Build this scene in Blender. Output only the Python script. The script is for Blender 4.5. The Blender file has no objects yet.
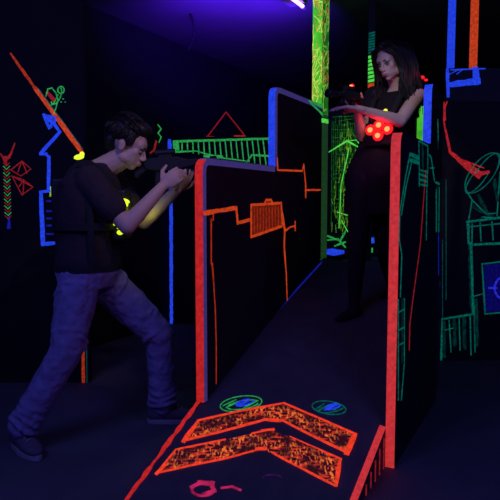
import bpy, bmesh, math, random
from mathutils import Vector as V, Matrix
random.seed(7)
scn = bpy.context.scene
# ---------------------------------------------------------------- camera, world, light, exposure
F, PITCH, HC = 600.0, 0.08, 1.22
cd = bpy.data.cameras.new('camera'); cam = bpy.data.objects.new('camera', cd)
scn.collection.objects.link(cam); scn.camera = cam
cam.location = (0, 0, HC); cam.rotation_euler = (math.pi/2 - PITCH, 0, 0)
cd.sensor_width = 36; cd.lens = 36*F/500; cd.clip_end = 60
w = bpy.data.worlds.new('world'); scn.world = w; w.use_nodes = True
w.node_tree.nodes['Background'].inputs[0].default_value = (0.03, 0.03, 1, 1)
w.node_tree.nodes['Background'].inputs[1].default_value = 0.035
scn.view_settings.view_transform = 'Standard'; scn.view_settings.look = 'None'
scn.view_settings.gamma = 1; scn.view_settings.use_curve_mapping = False
scn.view_settings.exposure = 0
CEIL = 2.8

def area(name, loc, target, size, power, col, sy=None):
    l = bpy.data.lights.new(name, 'AREA'); l.energy = power; l.color = col
    l.shape = 'RECTANGLE'; l.size = size; l.size_y = sy or size
    o = bpy.data.objects.new(name, l); scn.collection.objects.link(o); o.location = loc
    o.rotation_euler = (V(target)-V(loc)).to_track_quat('-Z', 'Y').to_euler()
    return o
# ultraviolet tubes of the arena ceiling that hang behind and beside the camera
area('blacklight_tube_near', (-1.6, 0.6, 2.7), (-0.9, 3.1, 0.9), 1.2, 22, (0.15, 0.16, 1.0), .15)
area('blacklight_tube_right', (1.5, 0.4, 2.7), (0.6, 3.5, 0.9), 1.2, 15, (0.17, 0.17, 1.0), .15)
def spot(name, loc, target, power, ang, col, blend=.8, r=.05):
    l = bpy.data.lights.new(name, 'SPOT'); l.energy = power; l.color = col
    l.spot_size = math.radians(ang); l.spot_blend = blend; l.shadow_soft_size = r
    o = bpy.data.objects.new(name, l); scn.collection.objects.link(o); o.location = loc
    o.rotation_euler = (V(target)-V(loc)).to_track_quat('-Z', 'Y').to_euler()
spot('fill_spot_on_woman', (0.15, 1.6, 2.65), (0.87, 3.62, 1.72), 44, 20, (1.0, .90, .74), 1)  # added fill light for the woman, no visible fixture
spot('fill_spot_on_man', (0.3, 1.5, 2.65), (-0.6, 3.03, 1.35), 30, 24, (1.0, .68, .72), 1)  # added to brighten the man's face and arms, source unseen
spot('green_beam_on_ramp', (1.0, 6.2, 2.7), (0.6, 3.5, 0.6), 10, 45, (.15, 1.0, .35), 1)

# ---------------------------------------------------------------- projection helpers (measured from the photo)
CP, SP = math.cos(PITCH), math.sin(PITCH)
CAM = V((0, 0, HC))
def ray(px, py):
    u = (px-250)/F; v = (250-py)/F
    return V((u, CP+v*SP, -SP+v*CP))
def at(px, py, Y):
    r = ray(px, py); return CAM + r*(Y/r.y)
def hit(px, py, P, N):
    r = ray(px, py); return CAM + r*((V(P)-CAM).dot(N)/r.dot(N))

# ---------------------------------------------------------------- materials
def mat(name, col, rough=.8, metal=0, noise=.25, nscale=30, bump=0, spec=.3, bscale=None, emit=None, estr=0):
    m = bpy.data.materials.new(name); m.use_nodes = True
    nt = m.node_tree; b = nt.nodes['Principled BSDF']
    b.inputs['Roughness'].default_value = rough; b.inputs['Metallic'].default_value = metal
    b.inputs['Specular IOR Level'].default_value = spec
    tc = nt.nodes.new('ShaderNodeTexCoord'); nz = nt.nodes.new('ShaderNodeTexNoise')
    nz.inputs['Scale'].default_value = nscale; nz.inputs['Detail'].default_value = 4
    nt.links.new(tc.outputs['Object'], nz.inputs['Vector'])
    mx = nt.nodes.new('ShaderNodeMix'); mx.data_type = 'RGBA'
    nt.links.new(nz.outputs['Fac'], mx.inputs[0])
    mx.inputs[6].default_value = (*[c*(1-noise) for c in col], 1)
    mx.inputs[7].default_value = (*[min(1, c*(1+noise)) for c in col], 1)
    nt.links.new(mx.outputs[2], b.inputs['Base Color'])
    if bump:
        n2 = nt.nodes.new('ShaderNodeTexNoise'); n2.inputs['Scale'].default_value = bscale or nscale*3
        nt.links.new(tc.outputs['Object'], n2.inputs['Vector'])
        bp = nt.nodes.new('ShaderNodeBump'); bp.inputs['Strength'].default_value = bump; bp.inputs['Distance'].default_value = .02
        nt.links.new(n2.outputs['Fac'], bp.inputs['Height']); nt.links.new(bp.outputs[0], b.inputs['Normal'])
    if emit:
        b.inputs['Emission Color'].default_value = (*emit, 1); b.inputs['Emission Strength'].default_value = estr
    return m
def neon(name, col, s, col2=None, lo=.55, scale=60, dens=.5):
    """fluorescent paint: glows unevenly where the brush laid it thick or thin"""
    m = bpy.data.materials.new(name); m.use_nodes = True; nt = m.node_tree
    b = nt.nodes['Principled BSDF']; b.inputs['Roughness'].default_value = .7
    b.inputs['Base Color'].default_value = (*[c*.35 for c in col], 1)
    tc = nt.nodes.new('ShaderNodeTexCoord'); nz = nt.nodes.new('ShaderNodeTexNoise')
    nz.inputs['Scale'].default_value = scale; nz.inputs['Detail'].default_value = 5
    nt.links.new(tc.outputs['Object'], nz.inputs['Vector'])
    mr = nt.nodes.new('ShaderNodeMapRange'); nt.links.new(nz.outputs['Fac'], mr.inputs[0])
    mr.inputs[1].default_value = dens-.2; mr.inputs[2].default_value = dens+.15
    mr.inputs[3].default_value = lo*s; mr.inputs[4].default_value = s
    nt.links.new(mr.outputs[0], b.inputs['Emission Strength'])
    if col2:
        mx = nt.nodes.new('ShaderNodeMix'); mx.data_type = 'RGBA'
        n2 = nt.nodes.new('ShaderNodeTexNoise'); n2.inputs['Scale'].default_value = scale*.4
        nt.links.new(tc.outputs['Object'], n2.inputs['Vector'])
        nt.links.new(n2.outputs['Fac'], mx.inputs[0])
        mx.inputs[6].default_value = (*col, 1); mx.inputs[7].default_value = (*col2, 1)
        nt.links.new(mx.outputs[2], b.inputs['Emission Color'])
    else:
        b.inputs['Emission Color'].default_value = (*col, 1)
    return m
def scribble(name, base, line, s, scale=14, width=.05, stretch=(1, 1, .35), second=None):
    """fluorescent coat crossed by a web of thin bright strokes"""
    m = bpy.data.materials.new(name); m.use_nodes = True; nt = m.node_tree
    b = nt.nodes['Principled BSDF']; b.inputs['Roughness'].default_value = .7
    b.inputs['Base Color'].default_value = (*[c*.2 for c in base], 1)
    tc = nt.nodes.new('ShaderNodeTexCoord'); mp = nt.nodes.new('ShaderNodeMapping')
    mp.inputs['Scale'].default_value = stretch; mp.inputs['Rotation'].default_value = (.3, .5, .2)
    nt.links.new(tc.outputs['Object'], mp.inputs[0])
    vo = nt.nodes.new('ShaderNodeTexVoronoi'); vo.feature = 'DISTANCE_TO_EDGE'; vo.inputs['Scale'].default_value = scale
    nt.links.new(mp.outputs[0], vo.inputs['Vector'])
    mr = nt.nodes.new('ShaderNodeMapRange'); mr.inputs[1].default_value = width*.4; mr.inputs[2].default_value = width
    mr.inputs[3].default_value = 1; mr.inputs[4].default_value = 0
    nt.links.new(vo.outputs['Distance'], mr.inputs[0])
    nz = nt.nodes.new('ShaderNodeTexNoise'); nz.inputs['Scale'].default_value = 5
    nt.links.new(tc.outputs['Object'], nz.inputs['Vector'])
    c2 = nt.nodes.new('ShaderNodeMix'); c2.data_type = 'RGBA'
    c2.inputs[6].default_value = (*line, 1); c2.inputs[7].default_value = (*(second or line), 1)
    st = nt.nodes.new('ShaderNodeMapRange'); st.inputs[1].default_value = .45; st.inputs[2].default_value = .6
    nt.links.new(nz.outputs['Fac'], st.inputs[0]); nt.links.new(st.outputs[0], c2.inputs[0])
    mx = nt.nodes.new('ShaderNodeMix'); mx.data_type = 'RGBA'; mx.inputs[6].default_value = (*base, 1)
    nt.links.new(mr.outputs[0], mx.inputs[0]); nt.links.new(c2.outputs[2], mx.inputs[7])
    nt.links.new(mx.outputs[2], b.inputs['Emission Color'])
    sm = nt.nodes.new('ShaderNodeMapRange'); sm.inputs[1].default_value = .3; sm.inputs[2].default_value = .7
    sm.inputs[3].default_value = s*.6; sm.inputs[4].default_value = s*1.2
    nt.links.new(nz.outputs['Fac'], sm.inputs[0]); nt.links.new(sm.outputs[0], b.inputs['Emission Strength'])
    return m

def streaky(name, c1, c2, s):
    """dry-brushed paint: broken crossing streaks with dark gaps"""
    m = bpy.data.materials.new(name); m.use_nodes = True; nt = m.node_tree
    b = nt.nodes['Principled BSDF']; b.inputs['Roughness'].default_value = .8; b.inputs['Base Color'].default_value = (.06, .03, .03, 1)
    tc = nt.nodes.new('ShaderNodeTexCoord'); outs = []
    for rot, st, sc in ((.47, (1, .28, 1), 95), (1.1, (.25, 1, 1), 85), (0, (1, 1, 1), 13)):
        mp = nt.nodes.new('ShaderNodeMapping'); mp.inputs['Rotation'].default_value = (0, 0, rot); mp.inputs['Scale'].default_value = st
        nz = nt.nodes.new('ShaderNodeTexNoise'); nz.inputs['Scale'].default_value = sc; nz.inputs['Detail'].default_value = 2
        nt.links.new(tc.outputs['Object'], mp.inputs[0]); nt.links.new(mp.outputs[0], nz.inputs['Vector'])
        mr = nt.nodes.new('ShaderNodeMapRange'); nt.links.new(nz.outputs['Fac'], mr.inputs[0])
        mr.inputs[1].default_value = .50 if sc > 20 else .36; mr.inputs[2].default_value = .62 if sc > 20 else .60
        outs.append(mr.outputs[0])
    mx = nt.nodes.new('ShaderNodeMath'); mx.operation = 'MAXIMUM'; nt.links.new(outs[0], mx.inputs[0]); nt.links.new(outs[1], mx.inputs[1])
    mu = nt.nodes.new('ShaderNodeMath'); mu.operation = 'MULTIPLY'; nt.links.new(mx.outputs[0], mu.inputs[0]); nt.links.new(outs[2], mu.inputs[1])
    m2 = nt.nodes.new('ShaderNodeMath'); m2.operation = 'MULTIPLY_ADD'; nt.links.new(mu.outputs[0], m2.inputs[0]); m2.inputs[1].default_value = s; m2.inputs[2].default_value = .03
    nt.links.new(m2.outputs[0], b.inputs['Emission Strength'])
    cm = nt.nodes.new('ShaderNodeMix'); cm.data_type = 'RGBA'; nt.links.new(outs[0], cm.inputs[0])
    cm.inputs[6].default_value = (*c2, 1); cm.inputs[7].default_value = (*c1, 1); nt.links.new(cm.outputs[2], b.inputs['Emission Color'])
    return m

M = dict(
    floor=mat('dark_floor', (.10, .10, .12), .7, nscale=3, noise=.35, bump=.15, bscale=60),
    wall=mat('black_wall_paint', (.014, .014, .018), .85, nscale=5),
    ceil=mat('ceiling_paint', (.20, .19, .21), .9, nscale=4, noise=.15),
    panel=mat('black_panel_paint', (.022, .02, .026), .7, nscale=8, noise=.3, bump=.1),
    panel2=mat('grey_black_panel', (.05, .045, .055), .7, nscale=8),
    ramp=mat('ramp_carpet', (.085, .085, .095), .9, nscale=9, noise=.35, bump=.3, bscale=220),
    trim=mat('pale_edge_trim', (.5, .45, .62), .6, nscale=20),
    skin=mat('skin', (.62, .42, .34), .55, nscale=12, noise=.06),
    wskin=mat('pale_skin', (.70, .50, .42), .5, nscale=12, noise=.05),
    lips=mat('lips', (.5, .18, .17), .5), eyewhite=mat('eye_white', (.32, .30, .30), .4, noise=.02),
    iris=mat('iris', (.03, .02, .015), .2),
    shirt=mat('charcoal_shirt', (.035, .026, .034), .95, nscale=25, bump=.5, bscale=14),
    jeans=mat('blue_jeans', (.26, .22, .40), .9, nscale=16, noise=.45, bump=.8, bscale=18),
    shoe=mat('canvas_shoe', (.12, .10, .13), .9, nscale=40), sole=mat('rubber_sole', (.34, .32, .36), .8),
    hair=mat('dark_hair', (.007, .005, .005), .55, nscale=80, spec=.5),
    whair=mat('dark_brown_hair', (.010, .006, .005), .5, nscale=80, spec=.5),
    dress=mat('black_cloth', (.014, .012, .016), .95, nscale=25, bump=.4, bscale=14),
    tights=mat('black_tights', (.013, .012, .016), .8), 
    plastic=mat('black_plastic', (.015, .015, .018), .5, nscale=20, spec=.35),
    webbing=mat('black_webbing', (.02, .02, .024), .9, nscale=90),
    metal=mat('lamp_housing', (.3, .3, .36), .5),
    wood=mat('dark_timber', (.02, .022, .02), .8),
)
N = dict(
    red=neon('red_paint', (.95, .028, .022), .58, lo=.55),
    coral=neon('coral_paint', (1.0, .055, .06), .60, lo=.65),
    orange=neon('orange_paint', (1.0, .085, .015), .62, lo=.4),
    orange_thin=neon('worn_orange_paint', (.85, .06, .01), .42, lo=.4),
    chev=neon('chevron_edge_paint', (1.0, .05, .015), 1.0, lo=.55),
    blue=neon('blue_paint', (.02, .07, 1.0), .85, lo=.5),
    dblue=neon('deep_blue_paint', (.02, .03, .8), .35, lo=.3),
    violet=neon('violet_paint', (.16, .12, .60), .22, lo=.75),
    green=neon('green_paint', (.05, .85, .16), .45, lo=.35),
    bgreen=neon('bright_green_paint', (.12, 1.0, .10), .8, lo=.5),
    teal=neon('teal_paint', (.0, .30, .22), .42, lo=.25),
    dteal=neon('faint_teal_paint', (.0, .22, .20), .25, lo=.3),
    smear=neon('thin_teal_wash', (.0, .16, .12), .16, lo=.1, scale=25),
    dred=neon('dull_red_paint', (.75, .03, .03), .35, lo=.4),
    pink=neon('pink_paint', (.95, .03, .16), .55, lo=.15, scale=25),
    grid=streaky('chevron_hatch_paint', (1.0, .20, .02), (.75, .04, .01), .8),
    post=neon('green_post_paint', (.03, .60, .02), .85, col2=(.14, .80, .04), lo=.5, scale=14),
    postshade=neon('green_post_shaded_side', (.01, .12, .02), .6, col2=(.03, .30, .02), lo=.5, scale=20),  # darker copy of the post green, side shade put into the colour
    postdim=neon('dim_green_paint', (.03, .13, .04), .35, lo=.6),  # dimmer green for the lower shaft
    web=scribble('green_web_paint', (.0, .012, .002), (.10, .75, .03), .55, scale=34, width=.10, stretch=(1, 1, 1), second=(.01, .10, .01)),
    yel=mat('yellow_led', (.8, .9, .1), .3, emit=(.75, 1.0, .02), estr=1.1),
    led=mat('red_led', (.9, .1, .05), .3, emit=(1.0, .10, .03), estr=5),
    ledrim=mat('red_led_diffuser', (.6, .03, .02), .3, emit=(1.0, .012, .02), estr=.9),
    tube=mat('blacklight_tube_glow', (.6, .3, .9), .3, emit=(.55, .16, 1.0), estr=7),
)

# ---------------------------------------------------------------- mesh helpers
def link(name, me, m, parent=None, smooth=False):
    o = bpy.data.objects.new(name, me); scn.collection.objects.link(o)
    me.materials.clear()
    for mm in (m if isinstance(m, (list, tuple)) else [m]): me.materials.append(mm)
    if smooth:
        me.polygons.foreach_set('use_smooth', [True]*len(me.polygons))
    if parent:
        o.parent = parent; o.matrix_parent_inverse = Matrix.Translation(parent.location).inverted() if parent.type == 'EMPTY' else parent.matrix_parent_inverse
        if parent.type != 'EMPTY': o.matrix_parent_inverse = Matrix.Translation(parent_loc(parent)).inverted()
    return o
def parent_loc(p): return V((0, 0, 0))
def obj(name, bm, m, parent=None, smooth=False, bevel=0):
    bmesh.ops.recalc_face_normals(bm, faces=bm.faces[:])
    me = bpy.data.meshes.new(name); bm.to_mesh(me); bm.free()
    o = bpy.data.objects.new(name, me); scn.collection.objects.link(o)
    for mm in (m if isinstance(m, (list, tuple)) else [m]): me.materials.append(mm)
    if smooth: me.polygons.foreach_set('use_smooth', [True]*len(me.polygons))
    if parent:
        # meshes are modelled in world coordinates: offset by the thing's base
        base = V((0, 0, 0)); p = parent
        while p: base += p.location; p = p.parent
        me.transform(Matrix.Translation(-base)); o.parent = parent
    if bevel:
        b = o.modifiers.new('bevel', 'BEVEL'); b.width = bevel; b.segments = 2; b.limit_method = 'ANGLE'
    return o
def tag(o, label=None, cat=None, group=None, kind=None):
    if label: o['label'] = label
    if cat: o['category'] = cat
    if group: o['group'] = group
    if kind: o['kind'] = kind
    return o
def thing(name, label, cat, loc, group=None):
    o = bpy.data.objects.new(name, None); scn.collection.objects.link(o); o.location = loc
    o.empty_display_size = .1
    return tag(o, label, cat, group)
def box(bm, lo, hi, mtx=None):
    vs = [bm.verts.new((x, y, z)) for x in (lo[0], hi[0]) for y in (lo[1], hi[1]) for z in (lo[2], hi[2])]
    if mtx:
        for v in vs: v.co = mtx @ v.co
    for f in ((0, 1, 3, 2), (4, 6, 7, 5), (0, 4, 5, 1), (2, 3, 7, 6), (0, 2, 6, 4), (1, 5, 7, 3)):
        bm.faces.new([vs[i] for i in f])
def prism(bm, pts, off):
    """polygon of 3D points extruded by the vector off"""
    a = [bm.verts.new(p) for p in pts]; b = [bm.verts.new(V(p)+off) for p in pts]
    n = len(a)
    bm.faces.new(a); bm.faces.new(b[::-1])
    for i in range(n): bm.faces.new((a[i], a[(i+1) % n], b[(i+1) % n], b[i]))
def frame(d):
    d = V(d).normalized(); r = d.cross(V((0, 0, 1)))
    if r.length < 1e-3: r = d.cross(V((0, 1, 0)))
    r.normalize(); return d, r, r.cross(d).normalized()
def rings(bm, rs, n=20):
    """rs: list of (centre, u vector, v vector); closed loft"""
    prev = None; first = None
    for c, u, v in rs:
        ring = [bm.verts.new(V(c)+V(u)*math.cos(2*math.pi*k/n)+V(v)*math.sin(2*math.pi*k/n)) for k in range(n)]
        if prev:
            for k in range(n): bm.faces.new((prev[k], prev[(k+1) % n], ring[(k+1) % n], ring[k]))
        else: first = ring
        prev = ring
    bm.faces.new(first[::-1]); bm.faces.new(prev)
def ell(bm, c, R, m3=None, n=16):
    """ellipsoid, radii R, orientation m3 (3x3)"""
    m3 = m3 or Matrix.Identity(3)
    rs = []
    for k in range(n//2+1):
        t = -math.pi/2*.985 + math.pi*.985*k/(n//2)
        rs.append((V(c)+m3@V((0, 0, R[2]*math.sin(t))), m3@V((R[0]*math.cos(t), 0, 0)), m3@V((0, R[1]*math.cos(t), 0))))
    rings(bm, rs, n)
def cap(bm, A, B, r1, r2, n=14, flat=None):
    """tapered capsule; flat=(vector, factor) squashes the section along a direction"""
    A = V(A); B = V(B); d, r, u = frame(B-A)
    if flat:
        r = V(flat[0]) - d*V(flat[0]).dot(d); r.normalize(); u = r.cross(d).normalized(); k1 = flat[1]
    else: k1 = 1
    rs = []
    for k in range(5):
        t = -math.pi/2*.96*(1-k/4); rs.append((A+d*r1*math.sin(t), r*r1*math.cos(t)*k1, u*r1*math.cos(t)))
    for k in range(5):
        t = math.pi/2*.96*k/4; rs.append((B+d*r2*math.sin(t), r*r2*math.cos(t)*k1, u*r2*math.cos(t)))
    rings(bm, rs, n)
def tube(bm, pts, r, n=8):
    pts = [V(p) for p in pts]; rs = []
    for i, p in enumerate(pts):
        d = (pts[min(i+1, len(pts)-1)]-pts[max(i-1, 0)])
        _, a, b = frame(d); rr = r[i] if isinstance(r, (list, tuple)) else r
        rs.append((p, a*rr, b*rr))
    rings(bm, rs, n)
def cyl(bm, A, B, r, n=16):
    _, a, b = frame(V(B)-V(A)); rings(bm, [(A, a*r, b*r), (B, a*r, b*r)], n)
def remesh(o, vox, it=4, keep_mat=None, disp=0, dsize=.08):
    r = o.modifiers.new('r', 'REMESH'); r.mode = 'VOXEL'; r.voxel_size = vox; r.use_smooth_shade = True
    s = o.modifiers.new('s', 'SMOOTH'); s.iterations = it; s.factor = .5
    if disp:
        t = bpy.data.textures.new('folds', 'CLOUDS'); t.noise_scale = dsize; t.noise_depth = 1
        dm = o.modifiers.new('d', 'DISPLACE'); dm.texture = t; dm.strength = disp; dm.mid_level = .5; dm.texture_coords = 'GLOBAL'
    dg = bpy.context.evaluated_depsgraph_get(); me = bpy.data.meshes.new_from_object(o.evaluated_get(dg))
    mats = list(o.data.materials); o.modifiers.clear(); o.data = me
    me.materials.clear()
    for m in mats: me.materials.append(m)
    me.polygons.foreach_set('use_smooth', [True]*len(me.polygons))
    me.polygons.foreach_set('material_index', [0]*len(me.polygons))
    return o

# painted strokes -------------------------------------------------
class Surf:
    def __init__(s, P, Nn): s.P = V(P); s.N = V(Nn).normalized()
    def p(s, x, y): return hit(x, y, s.P, s.N)
def stroke(bm, S, pts, wpx, jitter=.18, lift=.003, closed=False):
    """hand-painted line along photo points on a surface; each run is a ribbon 3 mm proud"""
    if closed: pts = pts+[pts[0]]
    P = [S.p(*q[:2]) for q in pts]
    W = [(q[2] if len(q) > 2 else wpx) for q in pts]
    for i in range(len(P)-1):
        a, b = P[i], P[i+1]; d = b-a; L = d.length
        if L < 1e-5: continue
        d.normalize(); t = S.N.cross(d).normalized()
        n = max(1, int(L/.03)); left = []; right = []
        for k in range(n+1):
            f = k/n; c = a.lerp(b, f)
            dep = (c-CAM).length; hw = .5*(W[i]*(1-f)+W[i+1]*f)*dep/F
            e = 0
            if k == 0: e = -hw*.9
            if k == n: e = hw*.9
            q = c + d*e
            left.append(q+t*hw*(1+random.uniform(-jitter, jitter))*(0.75 if e else 1)); right.append(q-t*hw*(1+random.uniform(-jitter, jitter))*(0.75 if e else 1))
        off = S.N*(lift if S.N.dot(CAM-a) > 0 else -lift)
        off = off*(1+.15*random.random())
        prism(bm, left+right[::-1], off)
def paint(name, S, lines, wpx, m, parent, label=None, **k):
    if k.pop('each', False):
        for l in lines: o = paint(name, S, [l], wpx, m, parent, label, **k)
        return o
    bm = bmesh.new()
    for l in lines: stroke(bm, S, l, wpx, **k)
    o = obj(name, bm, m, parent)
    if label: o['label'] = label
    return o
def patch(name, S, poly, m, parent, lift=.002, label=None):
    bm = bmesh.new(); P = [S.p(*q) for q in poly]
    prism(bm, P, S.N*(lift if S.N.dot(CAM-P[0]) > 0 else -lift))
    o = obj(name, bm, m, parent)
    if label: o['label'] = label
    return o
def circle(cx, cy, rx, ry=None, a0=0, a1=360, n=20, rot=0):
    ry = ry or rx; c, s = math.cos(math.radians(rot)), math.sin(math.radians(rot)); out = []
    for k in range(n+1):
        t = math.radians(a0+(a1-a0)*k/n); x, y = rx*math.cos(t), ry*math.sin(t)
        out.append((cx+x*c-y*s, cy+x*s+y*c))
    return out

# ================================================================ setting
bm = bmesh.new(); box(bm, (-6, -3, -.1), (7, 11, 0)); tag(obj('floor', bm, M['floor']), kind='structure')
bm = bmesh.new(); box(bm, (-6, -3, CEIL), (7, 11, CEIL+.1)); tag(obj('ceiling', bm, M['ceil']), kind='structure')
AZ = 0.473
D = V((math.sin(AZ), math.cos(AZ), 0)); NN = V((D.y, -D.x, 0)); Z = V((0, 0, 1))
WL = V((-.97, 5.65, 0))                      # a point of the long wall on the left
bm = bmesh.new()
a, b = WL-D*6, WL+D*5.9
prism(bm, [a, b, b-NN*.1, a-NN*.1], Z*CEIL); tag(obj('wall_left', bm, M['wall']), kind='structure')
bm = bmesh.new(); box(bm, (-1, 10.6, 0), (6.6, 10.7, CEIL)); tag(obj('wall_back', bm, M['wall']), kind='structure')
bm = bmesh.new(); box(bm, (5.2, -3, 0), (5.3, 10.6, CEIL)); tag(obj('wall_right', bm, M['wall']), kind='structure')
wl = bpy.data.objects['wall_left']
SW = Surf(WL, NN)
paint('painted_triangle', SW, [[(207, 137), (226, 112), (245, 136)]], 1.4, N['dred'], wl, 'dull red painted triangle')
paint('painted_triangle_foot', SW, [[(207, 137, 2.5), (216, 137, 1)], [(234, 136, 1), (245, 137, 3.5)]], 2, N['red'], wl)
paint('painted_squiggle', SW, [[(158, 125), (161, 129), (158, 133), (161, 137), (159, 142)]], 1.5, N['green'], wl, 'small green painted squiggle')
paint('painted_squiggle', SW, [[(154, 150, 3), (156, 142, 3.5)], [(154, 150), (150, 153)], [(145, 160), (148, 164), (145, 166)]], 1.8, N['dred'], wl, 'small red painted squiggle')

# ================================================================ ramp
B0 = V((-.54, 2.29, 0)); SL = .3535
_P = hit(394, 468, V((0, 0, 0)), Z); S3, OUT = (_P-B0).dot(D), (_P-B0).dot(NN)
TH = .040
WID = OUT-TH-.003                              # deck width, up to the right partition
ROLL = -.15                                    # the deck falls slightly to the right
RN = (D+Z*SL).cross(NN+Z*ROLL); RN = RN if RN.z > 0 else -RN
def ramp_z(p): q = V((p[0], p[1], 0))-B0; return max(0, SL*q.dot(D)+ROLL*q.dot(NN))
def rp(s, o, dz=0): 
    q = B0 + D*s + NN*o; q.z = SL*s+ROLL*o+dz; return q
STOP = 2.32
ramp = thing('ramp', 'dark sloping ramp with two glowing orange chevrons painted on its deck', 'ramp', rp(0, WID/2))
bm = bmesh.new()
t4 = [rp(0, 0, .0005), rp(-ROLL*WID/SL, WID, .0005), rp(STOP, WID), rp(STOP, 0)]
b4 = [V((p.x, p.y, 0)) for p in t4]
ta = [bm.verts.new(p) for p in t4]; ba = [bm.verts.new(p) for p in b4]
bm.faces.new(ta); bm.faces.new(ba[::-1])
for k in range(4): bm.faces.new((ta[k], ta[(k+1) % 4], ba[(k+1) % 4], ba[k]))
obj('deck', bm, M['ramp'], ramp)
SR = Surf(B0, RN)
# painted edge strips
paint('painted_edge', SR, [[(122, 506), (130, 495), (150, 468), (175, 434), (201, 399)]], 3.6, N['red'], ramp, 'red painted left edge', jitter=.55)
bm = bmesh.new(); prism(bm, [rp(.40, WID-.026, .001), rp(.40, WID+.002, .001), rp(S3-.004, WID+.002, .001), rp(S3-.004, WID-.026, .001)], V((0, 0, .004)))
o = obj('painted_edge', bm, N['coral'], ramp); o['label'] = 'red painted right edge'
paint('painted_edge', SR, [[(203, 398), (262, 328), (322, 262)]], 1.6, N['dblue'], ramp, 'faint blue line along the left side')
SS = Surf(rp(1, WID), NN)
ribs = []
for k in range(9):
    s = S3-.03-.07*k
    top = rp(s, WID, -.03); bot = V((top.x, top.y, 0.0))
    bm2 = None
    ribs.append((top, bot))
for t, b_ in ribs:
    if t.z < .03: continue
    bm = bmesh.new()
    box(bm, (-.004, 0, 0), (.004, .004, t.z), Matrix.Translation((b_.x, b_.y, 0)) @ Matrix(((D.x, NN.x, 0, 0), (D.y, NN.y, 0, 0), (0, 0, 1, 0), (0, 0, 0, 1))))
    obj('painted_rib', bm, N['dred'], ramp)
# chevrons
ch1 = [(184, 441), (198, 421), (240, 411.5), (284, 403.5), (320, 419), (355.5, 434.5), (347, 453), (310, 435), (283, 421), (265, 420), (225, 431)]
ch2 = [(157, 473.5), (176, 450), (225, 440), (270, 430), (305, 443), (341, 459.5), (335, 486), (300, 468), (265, 450), (225, 459), (190, 466)]
for i, ch in enumerate((ch1, ch2)):
    c = patch('painted_chevron', SR, ch, N['grid'], ramp, label='upper orange chevron' if i == 0 else 'lower orange chevron nearest the foot')
    base = ch if i == 0 else None
    if i == 0:
        paint('chevron_outline', SR, [ch+[ch[0]]], 2.2, N['chev'], c, lift=.005, each=True)
        paint('chevron_outline', SR, [[(184, 441, 5), (198, 422, 3)], [(355, 435, 4), (347, 453, 6)], [(265, 420, 3), (279, 421, 4)]], 3, N['chev'], c, lift=.006, each=True)
    else:
        paint('chevron_outline', SR, [[ch[0], ch[1], ch[2]], [(252, 434), ch[3]], [(290, 437, .8), ch[5], ch[6], ch[7], (272, 453)], [(255, 451), ch[9], ch[10], ch[0]]], 1.7, N['chev'], c, lift=.005, each=True)
        paint('chevron_outline', SR, [[(262, 431, 2), (273, 430, 3.5)], [(257, 449.5, 4), (265, 449, 4.5)], [(157, 473.5, 4), (165, 466, 3)], [(340, 461, 3), (336, 485, 4.5)]], 3, N['chev'], c, lift=.006, each=True)
# painted eyes and splashes
for cx, cy, rx, ry, gm in ((241, 404, 21, 7.5, 'green'), (329, 408, 17, 6.5, 'teal')):
    e = paint('painted_eye', SR, [circle(cx, cy, rx, ry, n=26, rot=-8 if cx < 300 else 8), circle(cx+2, cy+1, rx*.75, ry*.55, 20, 330, rot=-10)], 1.1, N[gm], ramp, 'green and blue painted eye shape')
    paint('painted_iris', SR, [circle(cx+4, cy-1, rx*.42, ry*.35, 10, 300, rot=-14), [(cx-4, cy+2), (cx+8, cy-3)]], 1.8, N['blue'], e, lift=.005)
    paint('painted_lashes', SR, [[(cx-rx+3, cy+2), (cx-5, cy-4)], [(cx-rx+6, cy+4), (cx, cy-3)], [(cx+3, cy+4), (cx+rx-4, cy-3)]], .8, N[gm], e, lift=.004)
paint('paint_or_light_splash', SR, [circle(203, 490, 11, 6, 0, 300), [(192, 487, 4), (200, 483, 6), (211, 484, 7), (214, 491, 5), (204, 494, 4)], [(222, 488), (232, 487), (240, 490)]], 3, N['pink'], ramp, 'pink painted loop')
paint('paint_or_light_splash', SR, [circle(272, 478, 9, 3, 170, 350)], 1.0, neon('purple_paint', (.3, .02, .4), .18, lo=.1, scale=40), ramp, 'faint purple painted arc')

# landing beyond the ramp
lz = .74
land = thing('landing', 'dark raised landing at the top of the ramp', 'platform', rp(STOP, WID/2, -lz))
bm = bmesh.new(); a = rp(STOP+.002, -.05); a.z = 0; e = rp(STOP+.002, WID+.05); e.z = 0
e = rp(STOP+.002, .70); e.z = 0
prism(bm, [a, e, e+D*1.35, a+D*1.35], Z*lz); obj('deck', bm, M['ramp'], land)

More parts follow.
